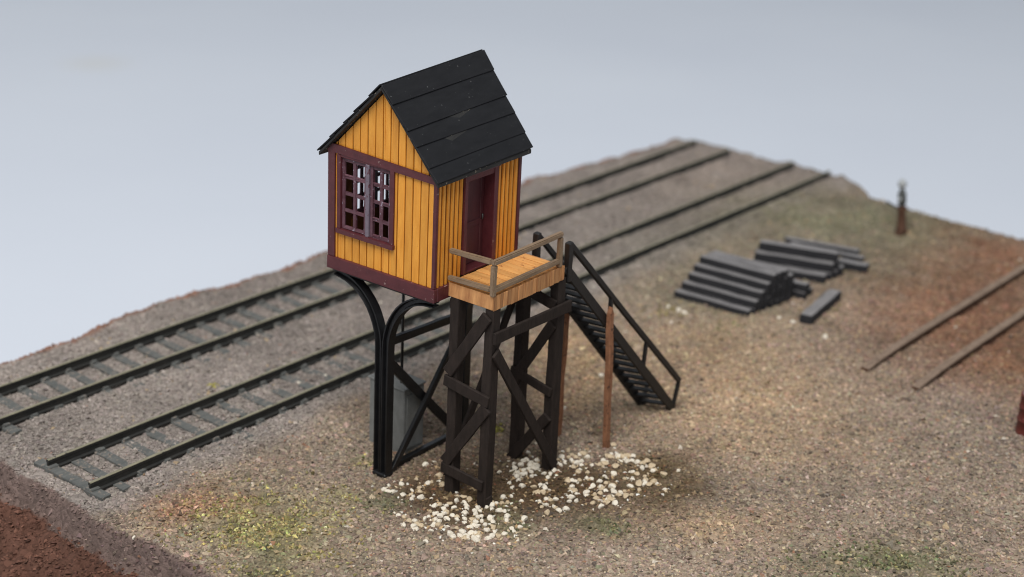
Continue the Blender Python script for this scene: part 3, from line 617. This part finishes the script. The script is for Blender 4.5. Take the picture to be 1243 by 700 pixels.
# stair down the far end of the platform
def S(t, side, dz=0.0):
    top, bot = ((3.30, -1.19, 4.83), (7.60, -1.68, .02)) if side == 0 else ((3.30, -.30, 4.83), (7.30, -.98, .00))
    return Vector(top).lerp(Vector(bot), t) + Vector((0, 0, dz))
st = MB(.003)
for side in (0, 1): st.beam(S(-.03, side, -.02), S(1.0, side, -.0), .09, .22, seg=6, wob=.005)
stair = B(st, 'stair', M['stairm'], bevel=.012)
for k in range(20):
    t_ = (k + .6) / 20.4; p, q = S(t_, 0), S(t_, 1)
    s_ = MB(.003); ins = (q - p).normalized() * .03
    s_.beam(p + ins, q - ins, .20, .05, (0, 0, 1)); B(s_, 'tread', M['stairm'], stair, bevel=.006)
for side in (0, 1):
    s_ = MB(.003); A_, Z_ = S(-.005, side, .74), S(1.02, side, .72)
    if side == 0: Z_ = Vector((7.76, -1.70, .76))
    else: Z_ = Vector((7.45, -1.0, .74))
    A_ = Vector((3.26, A_.y, 5.52)); s_.beam(A_, Z_, .12, .13, seg=6, wob=.006); B(s_, 'handrail', M['stairm'], stair, bevel=.02)
    nw = MB(.003); nw.beam((3.27, A_.y + .005, 4.60), (3.26, A_.y, 5.54), .16, .15, (1, 0, 0), seg=3, wob=.005); B(nw, 'newel_post', M['stairm'], stair, bevel=.02)
    for t_ in (.36, .69, 1.0):
        lo = S(t_, side, .10 if t_ < 1 else .02); hi = A_.lerp(Z_, t_ * .985 if t_ < 1 else 1.0)
        s_ = MB(.002); s_.beam(lo, hi, .09, .09, (0, 1, 0)); B(s_, 'baluster', M['stairm'], stair, bevel=.012)
for (x_, y0_, xt, yt, zt) in ((4.72, -1.62, 4.73, -1.455, 3.58), (4.48, -.34, 4.49, -.37, 3.35)):
    s_ = MB(.006); s_.beam((x_, y0_, -.1), (xt, yt, zt - .12), .16, .13, (0, 1, 0), seg=8, wob=.010)
    s_.prism([(xt - .075, yt - .06, zt - .125), (xt + .075, yt - .06, zt - .125), (xt + .0, yt - .06, zt + .05)], (0, .12, 0))
    B(s_, 'support_post', M['rust'], stair, bevel=.012)

# ------------------------------------------------------------------ grey cabinet behind the black stilts
cz = empty('equipment_cabinet', (1.43, 2.28, 0), .0); tag(cz, 'plain grey metal cabinet on the ground behind the black cross braces', 'cabinet')
c = MB(.004); c.box(-.34, .36, -.50, .62, -.06, 1.64); c.build('cabinet_body', M['box'], cz, bevel=.02)
c = MB(.003); c.box(-.37, .39, -.53, .65, 1.642, 1.70); c.build('cabinet_top', M['box'], cz, bevel=.015)
c = MB(.002); c.box(-.26, .28, -.525, -.502, .12, 1.52); dd_ = c.build('cabinet_door', M['box'], cz, bevel=.008)
c = MB(); c.box(.17, .20, -.552, -.527, .75, .93); c.build('handle', M['steel'], dd_, bevel=.005)

# ------------------------------------------------------------------ sleepers: stepped stack, second pile, loose ones
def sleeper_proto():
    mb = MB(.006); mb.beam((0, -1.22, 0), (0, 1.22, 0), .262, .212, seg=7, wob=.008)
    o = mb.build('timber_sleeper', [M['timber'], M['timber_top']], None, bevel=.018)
    for p in o.data.polygons: p.material_index = 1 if p.normal.z > .92 else 0      # lighter material on the upward faces, dark on the rest
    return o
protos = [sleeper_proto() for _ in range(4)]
used = set(); tie_i = [0]
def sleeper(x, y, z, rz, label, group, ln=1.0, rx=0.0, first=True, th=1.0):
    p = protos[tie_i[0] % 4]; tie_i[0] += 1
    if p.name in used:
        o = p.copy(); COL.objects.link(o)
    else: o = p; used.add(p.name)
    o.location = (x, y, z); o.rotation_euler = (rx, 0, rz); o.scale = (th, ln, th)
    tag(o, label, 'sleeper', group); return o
SA = .10
G1 = 'sleepers in the stepped stack'
step_lab = ['lowest front sleeper of the stepped stack, lying on the ground', 'second step from the bottom at the front of the stepped sleeper stack', 'middle step of the five front sleepers of the stepped stack',
            'fourth step up, just below the top front sleeper of the stepped stack', 'top front sleeper of the stepped stack nearest the tower']
layers = [(14.18, 8, .10), (14.48, 7, .312), (14.74, 6, .524), (14.99, 5, .736), (15.24, 3, .948)]
for k, (x0_, n_, z_) in enumerate(layers):
    for j_ in range(n_):
        x_ = x0_ + j_ * .272; y_ = 1.68 - .10 * (x_ - 14.18) + random.uniform(-.012, .012)
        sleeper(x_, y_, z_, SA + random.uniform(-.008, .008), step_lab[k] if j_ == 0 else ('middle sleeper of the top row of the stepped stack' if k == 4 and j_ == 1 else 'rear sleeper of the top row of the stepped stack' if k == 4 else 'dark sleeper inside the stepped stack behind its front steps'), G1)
for (x_, y_, z_, lab) in ((16.55, 1.22, .11, 'low sleeper lying right behind the stepped stack, nearer the tower'), (16.88, 1.25, .11, 'low sleeper lying right behind the stepped stack, farther from the tower'), (16.62, 1.22, .34, 'sleeper resting on two others behind the stepped stack')):
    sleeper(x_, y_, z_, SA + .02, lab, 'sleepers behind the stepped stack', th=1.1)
G2 = 'sleepers in the smaller pile behind'
for (x_, y_, z_, r_, lab) in ((17.9, 1.42, .12, .36, 'front bottom sleeper of the smaller pile behind the stack'), (18.24, 1.40, .12, .36, 'second bottom sleeper from the front in the smaller pile'), (18.58, 1.38, .12, .34, 'third bottom sleeper in the smaller pile, under the upper ones'), (18.92, 1.38, .12, .34, 'rearmost bottom sleeper in the smaller pile'),
                             (18.32, 1.42, .385, .36, 'front upper sleeper on the smaller pile'), (18.66, 1.42, .385, .35, 'rear upper sleeper on the smaller pile'), (18.60, 1.45, .65, .36, 'single topmost sleeper crowning the smaller pile')):
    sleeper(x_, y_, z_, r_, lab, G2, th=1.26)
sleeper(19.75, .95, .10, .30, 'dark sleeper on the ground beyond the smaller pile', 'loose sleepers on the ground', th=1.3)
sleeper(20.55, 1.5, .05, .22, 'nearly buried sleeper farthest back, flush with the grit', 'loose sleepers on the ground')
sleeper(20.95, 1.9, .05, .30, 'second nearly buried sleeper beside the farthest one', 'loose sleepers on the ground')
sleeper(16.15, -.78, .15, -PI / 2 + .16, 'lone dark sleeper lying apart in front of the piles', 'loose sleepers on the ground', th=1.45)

# ------------------------------------------------------------------ switch stand and barrel
sw = empty('switch_stand', (24.2, .74, 0)); tag(sw, 'small rusty switch stand with a dark lamp, far back on the right', 'switch stand'); sw.rotation_euler.x = -.12
c = MB(.004); c.box(-.30, .30, -.13, .13, -.06, .07); c.build('base_plate', M['rust_dark'], sw, bevel=.02)
c = MB(.004); c.lathe([(.20, .05), (.20, .12), (.145, .2), (.135, .78), (.16, .84), (.16, .92)], n=16); c.build('pedestal', M['rust_dark'], sw)
c = MB(); c.tube([(0, 0, .9), (0, 0, 1.32)], .08, 12); c.build('spindle', M['lantern'], sw)
c = MB(.003); c.lathe([(.09, .98), (.14, 1.02), (.14, 1.38), (.10, 1.44), (.05, 1.55)], n=16); lm_ = c.build('lamp', M['lantern'], sw)
c = MB(); c.lathe([(.06, 1.545), (.13, 1.60), (.15, 1.72), (.10, 1.80), (.04, 1.86)], n=16); c.build('lamp_cap', M['lens'], lm_)
for s_ in (-1, 1):
    c = MB(); c.tube([(s_ * .13, 0, 1.2), (s_ * .20, 0, 1.2)], .065, 12); c.build('lens', M['lens'], lm_)
c = MB(); c.beam((-.1, .05, .85), (-.25, .45, 1.1), .06, .06); c.build('throw_lever', M['lantern'], sw, bevel=.01)
br = empty('barrel', (13.02, -8.56, 0)); tag(br, 'dark red metal drum at the right edge with pale rolling hoops', 'barrel')
c = MB(); c.lathe([(.33, -.05), (.345, -.02), (.345, .0), (.33, .03), (.33, .30), (.35, .32), (.35, .35), (.33, .37), (.33, .64), (.35, .66), (.35, .69), (.33, .71), (.33, .96), (.345, .98), (.345, 1.01), (.32, 1.02)], n=40); c.build('drum_body', M['barrel'], br)
c = MB(); c.lathe([(.30, 1.0), (.30, 1.022), (.02, 1.025)], n=32); c.build('lid', M['barrel_lid'], br)

# ------------------------------------------------------------------ white stones, each its own object
def pebble_mesh(seed, mat):
    r = random.Random(seed); bm = bmesh.new(); bmesh.ops.create_icosphere(bm, subdivisions=2, radius=.5)
    dirs = [(Vector((r.uniform(-1, 1), r.uniform(-1, 1), r.uniform(-1, 1))).normalized(), r.uniform(.24, .40)) for _ in range(11)]
    for v in bm.verts:
        for d, k in dirs:
            q = v.co.dot(d)
            if q > k: v.co -= d * (q - k) * .9
        v.co *= 1 + r.uniform(-.05, .05)
    for v in bm.verts: v.co.x *= 1.12; v.co.z *= .8
    me = bpy.data.meshes.new('pebble'); bm.to_mesh(me); bm.free(); me.materials.append(mat)
    return me
pm = [pebble_mesh(k, M['stone']) for k in range(7)] + [pebble_mesh(20 + k, M['stone_tan']) for k in range(4)]
def pebble(x, y, label, group, s=None, lift=0.0, tan=.25):
    me = pm[random.randrange(7)] if random.random() > tan else pm[7 + random.randrange(4)]
    o = bpy.data.objects.new('pebble', me); s = s or random.uniform(.12, .195)
    o.scale = (s * random.uniform(.9, 1.1), s * random.uniform(.85, 1.1), s)
    o.rotation_euler = (random.uniform(-.35, .35), random.uniform(-.35, .35), random.uniform(0, 6.28))
    o.location = (x, y, float(height(x, y)) + s * .22 + lift); link(o); tag(o, label, 'stone', group)
def infill(H, k, sel):
    H = [h for h in H if sel(*h)]; out = []
    while len(out) < k:
        a, b_ = random.choice(H), random.choice(H)
        if (a[0] - b_[0]) ** 2 + (a[1] - b_[1]) ** 2 < .35 and a != b_: out.append(((a[0] + b_[0]) / 2 + random.uniform(-.06, .06), (a[1] + b_[1]) / 2 + random.uniform(-.06, .06)))
    return out
HEAP_A = HEAP_A + infill(HEAP_A, 34, lambda x, y: (x + .1) ** 2 + (y + 1.35) ** 2 < 1.3)
HEAP_B = HEAP_B + infill(HEAP_B, 36, lambda x, y: not (x < 3.3 and y > -1.45))
for i, (x, y) in enumerate(HEAP_A):
    near = (x + .2) ** 2 + (y + 1.3) ** 2 < 1.2
    pebble(x, y, 'pale stone in the spill around the front left trestle leg', 'stones around the front trestle leg', tan=.22)
for i, (x, y) in enumerate(HEAP_B):
    if x < 3.3 and y > -1.45: pebble(x, y, 'whitish stone packed round the right trestle legs', 'stones packed round the right legs', s=random.uniform(.13, .19), tan=.04)
    else: pebble(x, y, 'cream stone in the wide heap right of the tower below the rusty post', 'stones in the heap below the rusty post', tan=.42)
for (lab, x, y, s) in (('white stone between the rails of the nearer track, farther along', 2.82, 6.13, .14), ('white stone between the rails of the nearer track, closer to the track end', 2.0, 6.25, .15), ('white stone alone on the grit behind the trestle, farther from it', 7.91, 1.05, .16),
                       ('white stone alone on the grit just behind the right trestle leg', 5.71, .56, .14), ('pale stone left of the stepped sleeper stack, outermost', 13.07, 2.48, .17), ('largest pale stone in front of the stepped sleeper stack', 13.07, 2.14, .21), ('pale stone right of the largest one in front of the stepped stack', 13.11, 1.93, .19),
                       ('pale stone between the stepped stack and the lone sleeper', 14.72, -.24, .16), ('pale stone touching the near end of the lone sleeper', 14.69, -.72, .2), ('pale stone on the open grit right of the lone sleeper', 14.47, -1.89, .19), ('tiny pale stone on the broken earth edge near the bottom left', -5.66, 3.21, .11), ('white stone alone right of the wide heap', 4.98, -3.4, .15)):
    pebble(x, y, lab, 'stray pale stones', s=s, tan=0)

# ------------------------------------------------------------------ light, world, camera
w = bpy.data.worlds.new('World'); scene.world = w; w.use_nodes = True
bg = w.node_tree.nodes['Background']; bg.inputs[0].default_value = (.93, .97, 1.0, 1); bg.inputs[1].default_value = .36
def area(name, loc, target, size, power, col):
    ld = bpy.data.lights.new(name, 'AREA'); ld.shape = 'DISK'; ld.size = size; ld.energy = power; ld.color = col
    o = bpy.data.objects.new(name, ld); o.location = loc
    o.rotation_euler = (Vector(target) - Vector(loc)).to_track_quat('-Z', 'Y').to_euler(); return link(o)
area('key_softbox', (-56, -26, 116), (12, 0, 0), 80, 166000, (1, .985, .96))
cam = bpy.data.cameras.new('Camera'); co = link(bpy.data.objects.new('Camera', cam))
YAW, PIT, ROL = 0.67349, 0.38227, 0.04776
cp = math.cos(PIT); fwd = Vector((math.cos(YAW) * cp, math.sin(YAW) * cp, -math.sin(PIT))); rt = Vector((math.sin(YAW), -math.cos(YAW), 0)); up = rt.cross(fwd)
r2 = rt * math.cos(ROL) + up * math.sin(ROL); u2 = -rt * math.sin(ROL) + up * math.cos(ROL)
mw = Matrix((r2, u2, -fwd)).transposed().to_4x4(); mw.translation = (-24.451, -21.636, 18.251)
co.matrix_world = mw
cam.sensor_width = 36; cam.lens = 58.134; cam.clip_end = 1000
cam.dof.use_dof = True; cam.dof.focus_distance = 34.9; cam.dof.aperture_fstop = .165; cam.dof.aperture_blades = 0
scene.camera = co
scene.view_settings.view_transform = 'Standard'; scene.view_settings.look = 'None'
scene.view_settings.exposure = 0; scene.view_settings.gamma = 1
scene.cycles.use_denoising = True; scene.cycles.filter_width = 1.0
